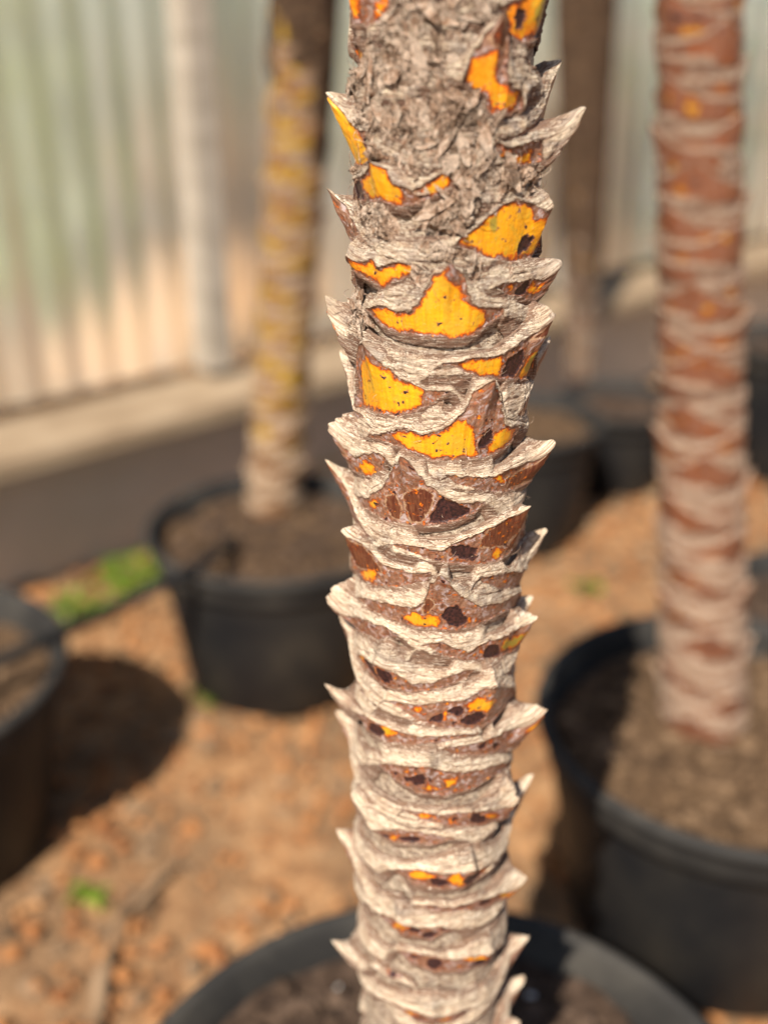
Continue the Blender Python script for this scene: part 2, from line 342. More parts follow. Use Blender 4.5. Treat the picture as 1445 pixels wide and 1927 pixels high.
BLK = [E(2,920,1000,30,52,12), P(2,(1020,610),(1090,560),(1100,600),(1070,700),(1010,700)), E(1,1105,1190,18,60,15), E(2,1090,270,22,40), E(1,1080,90,22,60), E(1,330,690,14,40,10),
 P(1,(265,880),(310,880),(312,970),(268,970)), E(1,1020,770,20,12),
 P(3,(640,340),(700,250),(760,270),(830,300),(840,330),(760,370),(690,385),(640,385)), P(3,(740,500),(800,480),(880,500),(870,570),(790,560),(740,530)), E(3,765,830,65,58,-30), E(3,955,1003,44,34), E(3,1090,925,18,45,25), E(3,366,1078,26,60,-30), E(3,443,1113,30,34,-20),
 E(4,770,313,34,28), E(4,860,348,54,38,-25), E(4,675,352,36,26), E(4,760,378,10,10), E(4,372,408,40,42), E(4,900,485,18,25), E(4,972,475,15,22), E(4,580,635,36,34), E(4,470,615,26,12,20), E(4,527,642,14,16), E(4,572,662,12,14), E(4,880,835,40,30,-20), E(4,408,920,24,25), E(4,545,940,46,24,10), E(4,690,1140,36,30), E(4,840,1115,48,36,-30),
 E(5,815,370,50,16,-15), E(5,915,358,36,17), E(5,570,480,26,22,20), E(5,640,520,42,20), E(5,715,495,30,12), E(5,565,630,25,18), E(5,665,665,48,30), E(5,880,650,50,20,-25), E(5,455,712,18,12), E(5,400,415,18,20), E(5,570,915,40,14), E(5,810,895,50,12,-15)]
BRN = [P(2,(1100,520),(1160,420),(1240,350),(1190,480),(1130,530)), P(3,(520,230),(620,190),(665,240),(650,300),(600,385),(540,380),(520,300)), P(3,(425,240),(480,235),(500,300),(490,370),(440,350),(420,290)),
 P(3,(1040,150),(1110,70),(1110,170),(1030,220)), P(3,(900,440),(1000,340),(1080,300),(1060,400),(1020,480),(960,500),(880,500)), P(3,(1020,520),(1050,420),(1075,400),(1070,490)), P(3,(270,440),(330,480),(390,570),(400,620),(300,600),(265,540)),
 E(3,635,770,34,42), E(3,1055,625,16,13), P(2,(195,930),(250,1000),(285,1090),(270,1110),(230,1040)), E(1,950,200,40,60,20), P(1,(440,890),(620,900),(600,930),(520,925))]

GRY = [P(2,(975,840),(1010,820),(1060,850),(1120,880),(1110,930),(1040,945),(1000,925)), P(3,(770,660),(850,650),(1000,680),(1000,740),(890,775),(800,710)), E(4,650,515,60,45,20), E(4,810,1000,50,45,20), E(5,500,365,70,42,20), E(5,915,525,60,40,-10), E(5,640,825,70,28),
 P(2,(520,240),(640,200),(600,330),(540,380),(470,370)), P(2,(800,180),(960,230),(980,340),(900,360),(850,340),(810,260)), E(3,380,470,60,60), E(3,480,1010,110,40,25), E(4,400,690,110,40,35), E(2,300,330,60,150), E(2,420,590,120,60,35), E(3,690,160,50,50), E(4,880,760,80,30,-15)]
# every leaf base: tip pixel (theta in degrees when it breaks the outline, else None), sideways reach of the tip in mm, skin outline
def up(*a): return a
LEAVES = [
 # (tip x, tip y, theta, reach mm, skin polygons, bottom y at tip or None)
 (1010,-150, 58, 5, [P(1,(980,30),(1060,0),(1120,-80),(1230,-80),(1225,90),(1180,175),(1110,210),(1050,190),(1015,120))]),
 (660,-120, -62, 6, [P(1,(240,-80),(460,-80),(450,0),(400,110),(290,130),(250,100)), E(1,280,265,26,42,-15)]),
 (845,-160, 5, 5, []),
 (940,38, None, 7, [P(1,(840,280),(900,160),(960,110),(1000,130),(1000,260),(1000,400),(1080,460),(1085,530),(1010,560),(940,545),(915,460),(840,440),(800,390)), ]),
 (1040,112, 95, 5, []),
 (605, 158, -80, 9, [SIDE_A+0, P(1,(130,470),(215,540),(310,630),(340,640),(345,720),(280,815),(230,780),(195,650))]),
 (1085,178, 76, 17, [P(1,(960,690),(1040,720),(1160,680),(1160,790),(1070,815),(990,780))]),
 (1003,340, 66, 5, [P(1,(770,1180),(850,1110),(930,1050),(1000,990),(1060,970),(1120,990),(1150,1060),(1180,1110),(1205,1160),(1170,1245),(1060,1275),(940,1260),(820,1220))]),
 (605,343, -84, 9, []),
 (700,305, None, 4, [P(1,(250,875),(320,860),(400,815),(450,820),(480,890),(560,930),(620,890),(700,840),(760,880),(730,940),(640,960),(500,1010),(410,985),(260,975)), ]),
 (640,440, -62, 5, [P(2,(215,80),(250,120),(300,150),(370,125),(400,160),(470,138),(590,155),(570,195),(480,230),(430,250),(390,272),(370,240),(310,200),(270,235),(240,265),(220,200))]),
 (1056,455, 74, 10, [P(2,(960,250),(1100,225),(1200,235),(1190,310),(1130,325),(1000,285))]),
 (845,500, None, 6, [P(2,(330,365),(400,343),(470,372),(540,378),(595,335),(632,245),(665,190),(720,190),(745,170),(800,190),(820,290),(860,345),(915,360),(1000,360),(1000,400),(930,440),(900,475),(840,505),(740,512),(600,505),(480,485),(390,448),(350,400))]),
 (592,555, -82, 11, [SIDE_B+0, P(2,(80,300),(130,365),(205,465),(243,560),(240,610),(190,500))]),
 (1046,562, 70, 9, [P(2,(700,630),(780,625),(860,605),(1000,585),(1100,500),(1170,400),(1250,340),(1200,480),(1178,600),(1150,700),(1060,712),(900,705),(810,680),(750,645))]),
 (1052,625, 104, 10, []),
 (690,636, None, 6, [P(2,(290,600),(310,540),(350,530),(400,590),(440,640),(530,715),(620,765),(750,765),(700,800),(610,850),(560,882),(470,892),(350,872),(280,840),(290,740))]),
 (635,655, -98, 5, []),
 (915,726, None, 7, [P(2,(330,985),(430,965),(510,942),(600,975),(690,958),(760,900),(810,850),(830,780),(870,740),(960,750),(980,850),(1000,930),(1070,945),(1060,1010),(1000,1060),(940,1090),(780,1110),(650,1108),(520,1062),(430,1020))]),
 (616,765, -78, 10, [P(2,(150,860),(200,930),(260,1000),(295,1080),(370,1060),(430,1090),(400,1150),(330,1180),(270,1140),(220,1040))]),
 (1042,798, 74, 12, [P(3,(720,140),(860,155),(960,145),(1110,65),(1125,170),(1030,228),(900,222),(770,195))]),
 (618,868, -92, 11, []),
 (768,866, None, 7, [P(3,(280,230),(330,255),(420,200),(450,140),(490,75),(570,70),(600,120),(630,180),(700,235),(780,275),(910,275),(870,330),(760,380),(600,395),(420,375),(300,295))]),
 (982,944, 60, 5, [P(3,(430,475),(560,485),(700,505),(780,465),(900,415),(1080,295),(1115,380),(1090,480),(990,565),(870,588),(740,580),(600,548))]),
 (656,985, -66, 5, [P(3,(250,415),(330,470),(420,575),(540,615),(650,615),(630,660),(480,695),(340,680),(255,605))]),
 (1027,985, 98, 10, [P(3,(880,635),(1090,600),(1100,680),(1000,700),(900,668))]),
 (835,1086, None, 7, [P(3,(290,725),(380,750),(470,770),(560,780),(620,740),(650,650),(720,632),(770,700),(880,775),(1000,755),(1100,700),(1075,785),(960,840),(850,890),(740,903),(560,890),(420,838),(330,795))]),
 (617,1086, -80, 11, [P(3,(270,820),(420,875),(490,920),(380,945),(290,900))]),
 (1008,1112, 104, 6, []),
 (1006,1142, 74, 7, [P(3,(600,965),(700,952),(830,1000),(880,965),(990,925),(1090,845),(1135,855),(1095,960),(1000,1030),(900,1050),(850,1050),(700,1025))]),
 (712,1212, None, 4, [P(3,(290,1005),(400,1050),(480,1085),(560,1145),(640,1155),(760,1105),(860,1085),(830,1135),(680,1190),(520,1198),(400,1160),(320,1085))]),
 (640,1155, -100, 6, []),
 (935,1262, None, 4, [P(4,(420,250),(560,275),(700,265),(800,245),(900,175),(1050,195),(1065,240),(960,360),(880,398),(700,405),(560,360))]),
 (628,1292, -80, 12, [P(4,(290,300),(380,360),(480,400),(600,432),(800,420),(890,412),(720,462),(560,480),(420,470),(320,400))]),
 (1034,1297, 76, 15, [P(4,(690,485),(820,475),(920,445),(1050,370),(1080,440),(1010,505),(900,532),(760,528))]),
 (637,1340, -104, 9, []),
 (800,1408, None, 4, [P(4,(390,565),(520,560),(640,560),(800,605),(900,585),(1050,545),(1010,600),(860,690),(720,728),(580,710),(460,645))]),
 (1019,1448, 102, 13, []),
 (979,1452, 62, 6, [P(4,(510,785),(700,812),(860,795),(960,775),(1065,725),(1010,810),(920,868),(760,885),(600,850))]),
 (690,1488, -58, 4, [P(4,(370,875),(480,880),(620,902),(770,925),(640,968),(440,952))]),
 (652,1562, -84, 7, []),
 (885,1600, None, 4, [P(4,(460,1075),(600,1070),(700,1085),(850,1060),(970,1030),(910,1100),(800,1168),(700,1180),(560,1160))]),
 (994,1618, 74, 8, [P(5,(550,365),(760,382),(900,340),(1030,280),(1010,330),(940,388),(800,410),(660,410))]),
 (755,1692, None, 4, [P(5,(370,392),(480,422),(600,470),(770,482),(650,548),(500,520))]),
 (927,1758, None, 4, [P(5,(470,585),(620,612),(760,632),(900,590),(990,550),(930,640),(820,700),(660,712),(550,668))]),
 (1004,1742, 88, 10, []),
 (643,1772, -76, 11, [P(5,(360,612),(470,690),(550,735),(440,722))]),
 (1008,1825, 98, 10, []),
 (812,1880, None, 4, [P(5,(390,812),(520,860),(700,890),(870,862),(770,940),(600,948))]),
 (990,1900, 78, 8, []), (680,1960, -60, 6, []), (900,2010, None, 5, []), (1000,2060, 80, 8, []), (740,2090, None, 5, []), (850,2180, None, 5, []),
]
ALLSKIN = None

def build_leaves():
    L = []
    for (tx, ty, th, reach, polys) in LEAVES:
        if th is None: t, z = hit(tx, ty, .0075)
        else:
            t = RAD(th); z0 = hit(CX, ty)[1]                     # height where the ray passes the axis plane
            d = ray(tx, ty); Yt = A0[1]
            for _ in range(5):
                zz = CAM_H + d[2]*Yt/d[1]; rr = core_r(zz)+reach*.001
                Yt = float(axis(zz)[1]) + FR[1]*rr*math.cos(t)
            z = CAM_H + d[2]*Yt/d[1]
        L.append(dict(th=t, ztip=z*1000, reach=reach, polys=polys, front=True))
    # leaf bases round the back, where only a step to the side shows them
    z = 1010.0; k = 0
    while z > 330:
        L.append(dict(th=RAD([128, -130, 178, -152, 150][k % 5] + random.uniform(-8, 8)), ztip=z, reach=random.uniform(5, 11), polys=[], front=False)); z -= 25; k += 1
    for i, l in enumerate(L):
        pt = np.concatenate(l['polys']) if l['polys'] else None
        if pt is not None:
            l['zbot'] = min(float(np.percentile(pt[:, 1], 8)), l['ztip']-16)
            g = np.linspace(pt[:, 0].min(), pt[:, 0].max(), 80); lo = np.full(80, np.nan); hi = np.full(80, np.nan)
            for p in l['polys']:
                q = np.roll(p, -1, 0)
                for (ax, ay), (bx, by) in zip(p, q):
                    x0, x1 = min(ax, bx), max(ax, bx); m = (g >= x0-1e-6) & (g <= x1+1e-6)
                    if not m.any(): continue
                    y = ay+(by-ay)*(g[m]-ax)/((bx-ax) if abs(bx-ax) > 1e-6 else 1e-6); y = np.clip(y, min(ay, by), max(ay, by))
                    lo[m] = np.fmin(lo[m], y); hi[m] = np.fmax(hi[m], y)
            ok = ~np.isnan(lo); l['g'], l['lo'], l['hi'] = g[ok], lo[ok], hi[ok]
        else: l['zbot'] = l['ztip']-30
    return L

def leaf_mesh(l, others, M_, V_, seed, generic=None):
    """Curved shell of one leaf base; angles from its own tip. Returns verts, faces, attributes."""
    span = RAD((128 if l['front'] else 62) if generic is None else 150)
    q = np.linspace(-1, 1, M_); s = np.sign(q)*(.35*np.abs(q)+.65*np.abs(q)**1.6)*span      # finer near the tip
    if l['front'] and not l.get('thorn', True): s = q*span
    th = l['th']+s; arc = th*KR
    mid = l['zbot']; n1 = fbm(s*2.2, seed*3.1, 0, 1, 3); n2 = fbm(s*9, seed*1.7, 0, 2, 3); n3 = fbm(s*34, seed*1.3, 0, 3, 2)
    T0 = l['ztip']-.72*l['reach']+2.5                    # where the cut face meets the trunk behind the tip
    side = min(mid+(13.5 if generic is not None else 11.3), T0-3)
    bump = np.exp(-(np.abs(s)/(.50 if 'g' in l or generic is not None else .40))**1.45)
    T = side+(T0-side)*bump + n1*1.6 + n2*.8 + n3*.45
    cut = 3.2+2.6*l.get('blunt', 0)+(8.5 if generic is not None else 5.6)*(1-np.exp(-(s/.62)**2))
    if generic is not None: cut = cut*l.get('cutm', 1)
    U = T-cut+n2*.6
    zb = np.full(M_, mid-7.0)
    w = np.zeros(M_)
    if 'g' in l:
        a = np.where(arc > l['g'][-1]+60, arc-2*PI*KR, np.where(arc < l['g'][0]-60, arc+2*PI*KR, arc))
        w = sstep(-11, 1, a-l['g'][0])*sstep(-11, 1, l['g'][-1]-a)
        hi = np.interp(a, l['g'], l['hi']); lo = np.interp(a, l['g'], l['lo'])
        U = U*(1-w)+np.minimum(hi, l['ztip']-1)*w; T = np.maximum(T, U+(2.2+n2*.8)*w)
        zb = zb*(1-w)+np.minimum(lo-4.5, U-6)*w
    for o in others:                                     # stay below the skin of the leaf bases above
        if 'g' not in o: continue
        for sh in (-2*PI*KR, 0, 2*PI*KR):
            a = arc+sh; dist = np.maximum(0, np.maximum(o['g'][0]-a, a-o['g'][-1]))
            if dist.min() > 12: continue
            lo = np.interp(a, o['g'], o['lo'])+n3*.3; near = lo > mid-2
            lim = lo+.55*dist+.03*dist**2
            T = np.where(near & (dist < 25), np.minimum(T, lim), T)
            ww = sstep(0, 7, a-o['g'][0])*sstep(0, 7, o['g'][-1]-a)
            gap = (lo-T > 0) & (lo-T < 5) & near
            T = np.where(gap, T+(lo-T)*ww, T)
    T = np.convolve(np.pad(T, 2, mode='edge'), np.ones(5)/5, 'valid')
    U = np.minimum(U, T-1.4)
    U = np.convolve(np.pad(U, 1, mode='edge'), np.ones(3)/3, 'valid')
    zb = np.minimum(zb, U-5)
    na = int(V_*.56); nb = V_-na
    t1 = np.linspace(0, 1, na)[:, None]; t2 = np.linspace(0, 1, nb+1)[1:, None]
    Z = np.concatenate([zb+(U-zb)*t1, U+(T-U)*t2]); 
    fl = 2.3+.5*n1+.4*n2; nub = 3.0*np.exp(-(s/.36)**2)
    rU = fl+nub; rT = .55+.35*n2+.35*n3+nub*.85; rB = -1.7+nub*.15
    lipw = 1-np.exp(-(s/.25)**2)
    steps = np.clip(np.floor(t2*5+.8*fbm(s*5+seed, t2*3, 0, 5, 2))/5, 0, 1)
    prof2 = np.where(t2 < .6, .35*t2/.6, .35+.75*sstep(.6, .82, t2))*.7+.3*steps
    R2 = rU+(rT-rU)*prof2
    R1 = rB+(rU-rB)*(t1**.75)
    gc = .34+.10*fbm(s*1.7+seed, 0, seed, 15, 2); gd = .55*sstep(-.25, .25, fbm(s*2.3, seed, 1, 16, 2))
    R2 = R2-gd*np.exp(-((t2-gc)/.055)**2)+.25*np.exp(-((t2-gc+.12)/.07)**2)
    Rr = np.concatenate([R1, R2])
    SS = np.broadcast_to(s, Z.shape); AR = np.broadcast_to(arc, Z.shape)
    # skin outline
    if generic is not None: sk = np.minimum((U-Z)-.2, (generic-np.abs(SS))*KR*.5)
    elif 'g' in l: sk = np.maximum.reduce([field(l['polys'], AR+sh, Z) for sh in ((-2*PI*KR, 0, 2*PI*KR) if abs(l['th']) > 1.2 else (0,))])
    else: sk = np.minimum(np.minimum((U-Z)-.4, (.95-np.abs(SS))*KR*.5), 4)
    ot = field([p for o in OTHERPOLY(l) for p in o], AR, Z, warp=.8) if l['front'] else np.full(Z.shape, -4.0)
    lift = sstep(.5, -.5, sk)*sstep(-4, -1, sk) if 'g' in l else 0
    Rr = Rr + .45*lift - .25*sstep(-.3, .6, sk)
    # relief of the torn face
    lump = fbm(AR/7, Z/5, seed, 7, 3)*.6 + fbm(AR/2.6, Z/1.3, seed, 8, 3)*.50 + .3*fbm(AR/14, Z/.9, seed, 12, 2)
    tan_ = sstep(.3, -.6, sk)
    Rr = Rr + lump*(.2+(.45+.5*l.get('rag', 0))*tan_) + tan_*l.get('rag', 0)*np.abs(fbm(AR/3, Z/8, seed, 9, 3))*1.6
    # the tip: pulled outwards and upwards
    vt = np.concatenate([np.exp(-((1-t1)*(U-zb)/9.0)**1.25), np.clip(1-t2, 0, 1)**.85*np.ones_like(s)])
    wd = (.058 + .0075*l['reach']*(1-vt))
    g = np.exp(-(np.abs(SS)/np.maximum(wd, .035))**(1.25+.5*l.get('blunt', 0)))*vt
    g = 1-(1-g)**1.8; jit = 1+.16*fbm(AR/2, Z/2, seed, 11, 2)
    out = l['reach']*.86*g*jit; upz = l['reach']*(.30*g+.42*g**2.2)*jit
    skew = l.get('skew', 0)*g; skew = np.concatenate([skew, skew[-1:], skew[-1:]])
    Rr = Rr - 4.2*sstep(.0, .7, ot)*sstep(.3, -.3, sk)*(1-sstep(.12, .3, g))
    groove = np.concatenate([0*R1, (gd/.55)*np.exp(-((t2-gc)/.05)**2)]); groove = np.concatenate([groove, groove[-1:], groove[-1:]])
    Rr = Rr+out; Zf = Z+upz
    # a last row folded inwards closes the edge
    Zf = np.concatenate([Zf, Zf[-1:]+.25, Zf[-1:]-1.5]); Rr = np.concatenate([Rr, Rr[-1:]-.7, Rr[-1:]-4.5])
    SS = np.concatenate([SS, SS[-1:], SS[-1:]]); Zs = np.concatenate([Z, Z[-1:]+.5, Z[-1:]+2]); sk = np.concatenate([sk, sk[-1:]*0-4, sk[-1:]*0-4])
    AR = np.concatenate([AR, AR[-1:], AR[-1:]])
    fade = sstep(span, span*.86, np.abs(SS)); Rr = Rr*fade - 4*(1-fade)
    tc_ = np.concatenate([(t1-1)*1.0+0*s, t2+0*s]); tc_ = np.concatenate([tc_, tc_[-1:], tc_[-1:]])
    return AR, SS+l['th']+skew/40, Zs, Zf, Rr, sk, np.stack([tc_, groove])

def OTHERPOLY(l): return [o['polys'] for o in LV if o is not l and o['polys']]
def place(ctx, TH, Zf, Rr):
    z = Zf/1000; ax, ay = ctx['axis'](z); r = ctx['r'](z)+Rr/1000
    f, rt = ctx['fr'], ctx['ri']
    x = ax+r*(np.cos(TH)*f[0]+np.sin(TH)*rt[0]); y = ay+r*(np.cos(TH)*f[1]+np.sin(TH)*rt[1])
    return np.stack([x, y, z], -1).reshape(-1, 3)

MAIN = dict(axis=axis, r=core_r, fr=FR, ri=RI)
def core_mesh(ctx, z0, z1, mat, parent, n=120, m=72, name="stem"):
    z = np.linspace(z0, z1, n)[:, None]*1000; th = np.linspace(-PI, PI, m, endpoint=False)[None]
    AR = th*KR+0*z; Z = z+0*th
    R = fbm(AR/6, Z/4, 3, 21, 3)*.6-2.6
    V = place(ctx, th+0*z, Z, R)-np.array(parent.location)
    mm = np.stack([AR, Z, 0*AR], -1).reshape(-1, 3); a = np.full_like(mm, -4.0); b = a.copy(); b[:, 1] = 0; b[:, 2] = .5
    return mesh_np(name, V, grid_faces(n, m, True), mat, parent, attrs=dict(mm=mm, fa=a, fb=b))

POT_RIM = .25
ax0 = axis(.19); base = (float(ax0[0]), float(ax0[1]), .19)
palm = empty("potted_palm", base, "sharply focused palm trunk in front with cream leaf scars, thorny tips and bright yellow patches", "palm trunk", "palm trunks standing in black pots")
core_mesh(MAIN, .19, 1.12, M_leaf, palm, 240, 120, "stem")
LV = build_leaves()
for i, l in enumerate(LV):
    l['rag'] = float(np.clip((l['ztip']-800)/120, 0, 1)) if l['front'] else .3
    l['blunt'] = float(np.clip((760-l['ztip'])/250, 0, 1))
    l['skew'] = random.uniform(-2, 2)
    others = [o for o in LV if o is not l and o['zbot'] > l['zbot']+3]
    M_, V_ = (330, 84) if l['front'] else (110, 36)
    AR, TH, Zs, Zf, Rr, sk, (TC, GV) = leaf_mesh(l, others, M_, V_, i*1.37+3)
    n, m = AR.shape
    if l['front']:
        y = field(YEL, AR, Zs, warp=1.6); d = field(BLK, AR, Zs, warp=1.3); Rr = Rr-.55*sstep(-.1, .8, np.minimum(d, sk))+.25*sstep(-1.0, -.2, d)*sstep(.1, -.2, d)*sstep(0, .5, sk); b = field(BRN, AR, Zs); o = field(OLV, AR, Zs)
    else:
        nz = fbm(AR/9, Zs/6, i, 31, 3)
        y = np.minimum(sk-1, nz*8-1); d = np.minimum(sk-.5, -nz*8-3); b = y*0-4; o = y*0-4
    V = place(MAIN, TH, Zf, Rr)-np.array(base)
    age = np.clip((Zs-740)/150, 0, 1)*.85 + .25*np.clip(fbm(AR/14, Zs/9, 4, 41, 2)+.3, 0, 1)
    if l['front']: age = np.clip(np.maximum(age, .8*sstep(-1.5, 1.5, field(GRY, AR, Zs))), 0, 1)
    mm = np.stack([AR, Zs, AR*0+i*7.7], -1).reshape(-1, 3)
    fa = np.stack([sk, np.minimum(y, sk+.6), np.minimum(d, sk+.5)], -1).reshape(-1, 3)
    fb = np.stack([b, np.clip(o*.5+.3, 0, 1), age], -1).reshape(-1, 3)
    mesh_np("leaf_base", V, grid_faces(n, m), M_leaf, palm, attrs=dict(mm=mm, fa=fa, fb=fb, fc=np.stack([TC, np.clip((Zs-890)/40, 0, 1), GV], -1).reshape(-1, 3)))

# ---- crumpled dead fibre over the upper front of the trunk
MAT = [P(1,(380,-150),(960,-150),(960,20),(900,60),(880,170),(830,270),(790,330),(790,430),(900,470),(930,560),(1000,600),(960,680),(970,780),(1060,830),(1140,800),(1160,900),(1050,950),(960,1010),(860,1080),(760,1150),(640,1110),(600,1030),(760,950),(780,860),(700,800),(560,900),(470,860),(440,790),(330,800),(330,650),(250,560),(210,520),(240,400),(300,330),(330,200),(400,120)),
       P(2,(600,60),(700,30),(900,90),(930,150),(860,230),(800,200),(740,160),(660,170),(600,220),(560,200),(590,130)), P(2,(560,260),(620,240),(600,330),(560,370),(480,360),(470,300)),
       P(1,(210,330),(280,330),(330,500),(260,560),(215,430)), P(2,(190,150),(240,260),(330,330),(330,420),(290,520),(210,420),(180,300)), P(1,(200,800),(330,800),(330,850),(230,870),(200,850)), P(1,(210,980),(420,990),(460,1180),(300,1180),(220,1120))]
SK = [p for l in LV[:14] for p in l['polys']]
na, nzr = 620, 760
arc = np.linspace(-74, 74, na)[None]; zz = np.linspace(690, 1010, nzr)[:, None]
AR = arc+0*zz; Z = zz+0*arc
wx = fbm(AR/5, Z/5, 0, 51, 3)*2.5; wy = fbm(AR/5, Z/5, 9, 52, 3)*2.5
md = field(MAT, AR+wx, Z+wy, -6.0); sd = field(SK, AR, Z)
cov = sstep(-1.5, 2.5, md)*sstep(1.0, -.8, sd)
cx_, cy_ = AR+wx*2.2, Z+wy*2.2
plate = fbm(cx_/8, cy_/11, 1, 53, 2); ang = fbm(cx_/13, cy_/13, 4, 57, 2)*2.6
u_ = cx_*np.cos(ang)+cy_*np.sin(ang); v_ = -cx_*np.sin(ang)+cy_*np.cos(ang)
fibr = fbm(u_/.9, v_/6.5, 2, 54, 3); rid = 1-np.abs(fbm(cx_/6, cy_/9, 6, 58, 3))*2.2
R = -3.5+cov*(5.0+3.0*plate+1.7*rid+1.5*fibr+.7*fbm(AR/1.5, Z/1.5, 0, 55, 2))
V = place(MAIN, AR/KR, Z+fbm(AR/3, Z/3, 5, 56, 3)*1.2, R)-np.array(base)
keep = cov.ravel() > .03
F = grid_faces(nzr, na); F = F[keep[F].any(1)]
u, inv = np.unique(F.ravel(), return_inverse=True)
mm = np.stack([AR, Z, R*1.0], -1).reshape(-1, 3)
mesh_np("fibre_mat", V[u], inv.reshape(-1, 4), M_fib, palm, attrs=dict(mm=mm[u]))

def strands(ctx, n, zr, polys, mat, parent, off, seed, lenr=(4, 14), rad=.16, awidth=80):
    r_ = np.random.default_rng(seed); VV = []; FF = []; MM = []; base_ = np.array(parent.location); k = 9
    tries = 0; made = 0
    while made < n and tries < n*20:
        tries += 1
        a = r_.uniform(-awidth, awidth); z = r_.uniform(*zr)
        if polys is not None and float(field(polys, np.array([a]), np.array([z]))[0]) < -.5: continue
        if float(field(SK, np.array([a]), np.array([z]))[0]) > 0: continue
        made += 1
        Ln = r_.uniform(*lenr); di = r_.normal(PI/2, .8)+PI*r_.integers(0, 2); cur = r_.normal(0, .16); t = np.linspace(0, 1, k)
        an = di+np.cumsum(np.full(k, cur)+r_.normal(0, .12, k)); st = Ln/k
        A = a+np.cumsum(np.cos(an))*st; ZZ = z+np.cumsum(np.sin(an))*st
        h0 = off(a, z); lift = r_.uniform(.0, 1)**3*4.5; RR = h0+.2+lift*np.sin(t*PI*r_.uniform(.5, 1.0))
        w = rad*r_.uniform(.6, 1.7)*(1-.6*t)
        ring = []
        for q in range(3):
            f = q*2*PI/3
            ring.append(place(ctx, (A+w*np.cos(f)*np.sin(an))/KR, ZZ-w*np.cos(f)*np.cos(an), RR+w*np.sin(f)))
        ring = np.stack(ring, 1).reshape(-1, 3); b0 = len(VV)*k*3
        VV.append(ring); FF.append(grid_faces(k, 3, True)+b0); MM.append(np.repeat(np.stack([A, ZZ, A*0+made*3.1], 1), 3, 0))
    o = mesh_np("fibre_strands", np.concatenate(VV)-base_, np.concatenate(FF), mat, parent, attrs=dict(mm=np.concatenate(MM)))
    return tag(o, kind="stuff")
Rg = R
def off(a, z):
    i = int(np.clip((z-690)/320*(nzr-1), 0, nzr-1)); j = int(np.clip((a+74)/148*(na-1), 0, na-1)); return max(Rg[i, j], 1.5)
strands(MAIN, 750, (790, 1000), MAT, M_fib, palm, off, 5, (4, 14), .14)
strands(MAIN, 260, (700, 900), None, M_fib, palm, lambda a, z: 1.8, 6, (2, 7), .11)

def flakes(n, seed, parent):
    r_ = np.random.default_rng(seed); VV = []; FF = []; MM = []; nu, nv = 9, 5; made = 0
    while made < n:
        a = r_.uniform(-70, 70); z = r_.uniform(805, 1000)
        if float(field(MAT, np.array([a]), np.array([z]))[0]) < 0 or float(field(SK, np.array([a]), np.array([z]))[0]) > -2: continue
        L_, w_ = r_.uniform(3, 9), r_.uniform(1.0, 3.2); di = r_.normal(PI/2, .9)
        u, v = np.meshgrid(np.linspace(-1, 1, nu), np.linspace(-1, 1, nv), indexing='ij')
        wv = w_*(1-.75*u*u+.25*vn(u*3, made, 0, seed))*v; uu_ = L_*u*(1+.2*vn(v*2.5, made, 3, seed))
        A = a+uu_*math.cos(di)-wv*math.sin(di); Zz = z+uu_*math.sin(di)+wv*math.cos(di)
        tilt = r_.uniform(-.25, .45); curl = r_.uniform(.1, .6)
        RR = off(a, z)+.6+tilt*uu_*.5+curl*v*v*w_*.5+.05*L_*u*u+.35*vn(u*4, v*3, made, seed)
        top_ = place(MAIN, A/KR, Zz, RR); bot = place(MAIN, A/KR, Zz, RR-.3); k = made*nu*nv*2
        g1 = grid_faces(nu, nv)+k; g2 = grid_faces(nu, nv, flip=True)+k+nu*nv
        VV += [top_, bot]; FF += [g1, g2]; m1 = np.stack([A, Zz, A*0+made*5.3], -1).reshape(-1, 3); MM += [m1, m1]; made += 1
    tag(mesh_np("bark_flakes", np.concatenate(VV)-np.array(parent.location), np.concatenate(FF), M_fib, parent, attrs=dict(mm=np.concatenate(MM))), kind="stuff")
flakes(120, 8, palm)

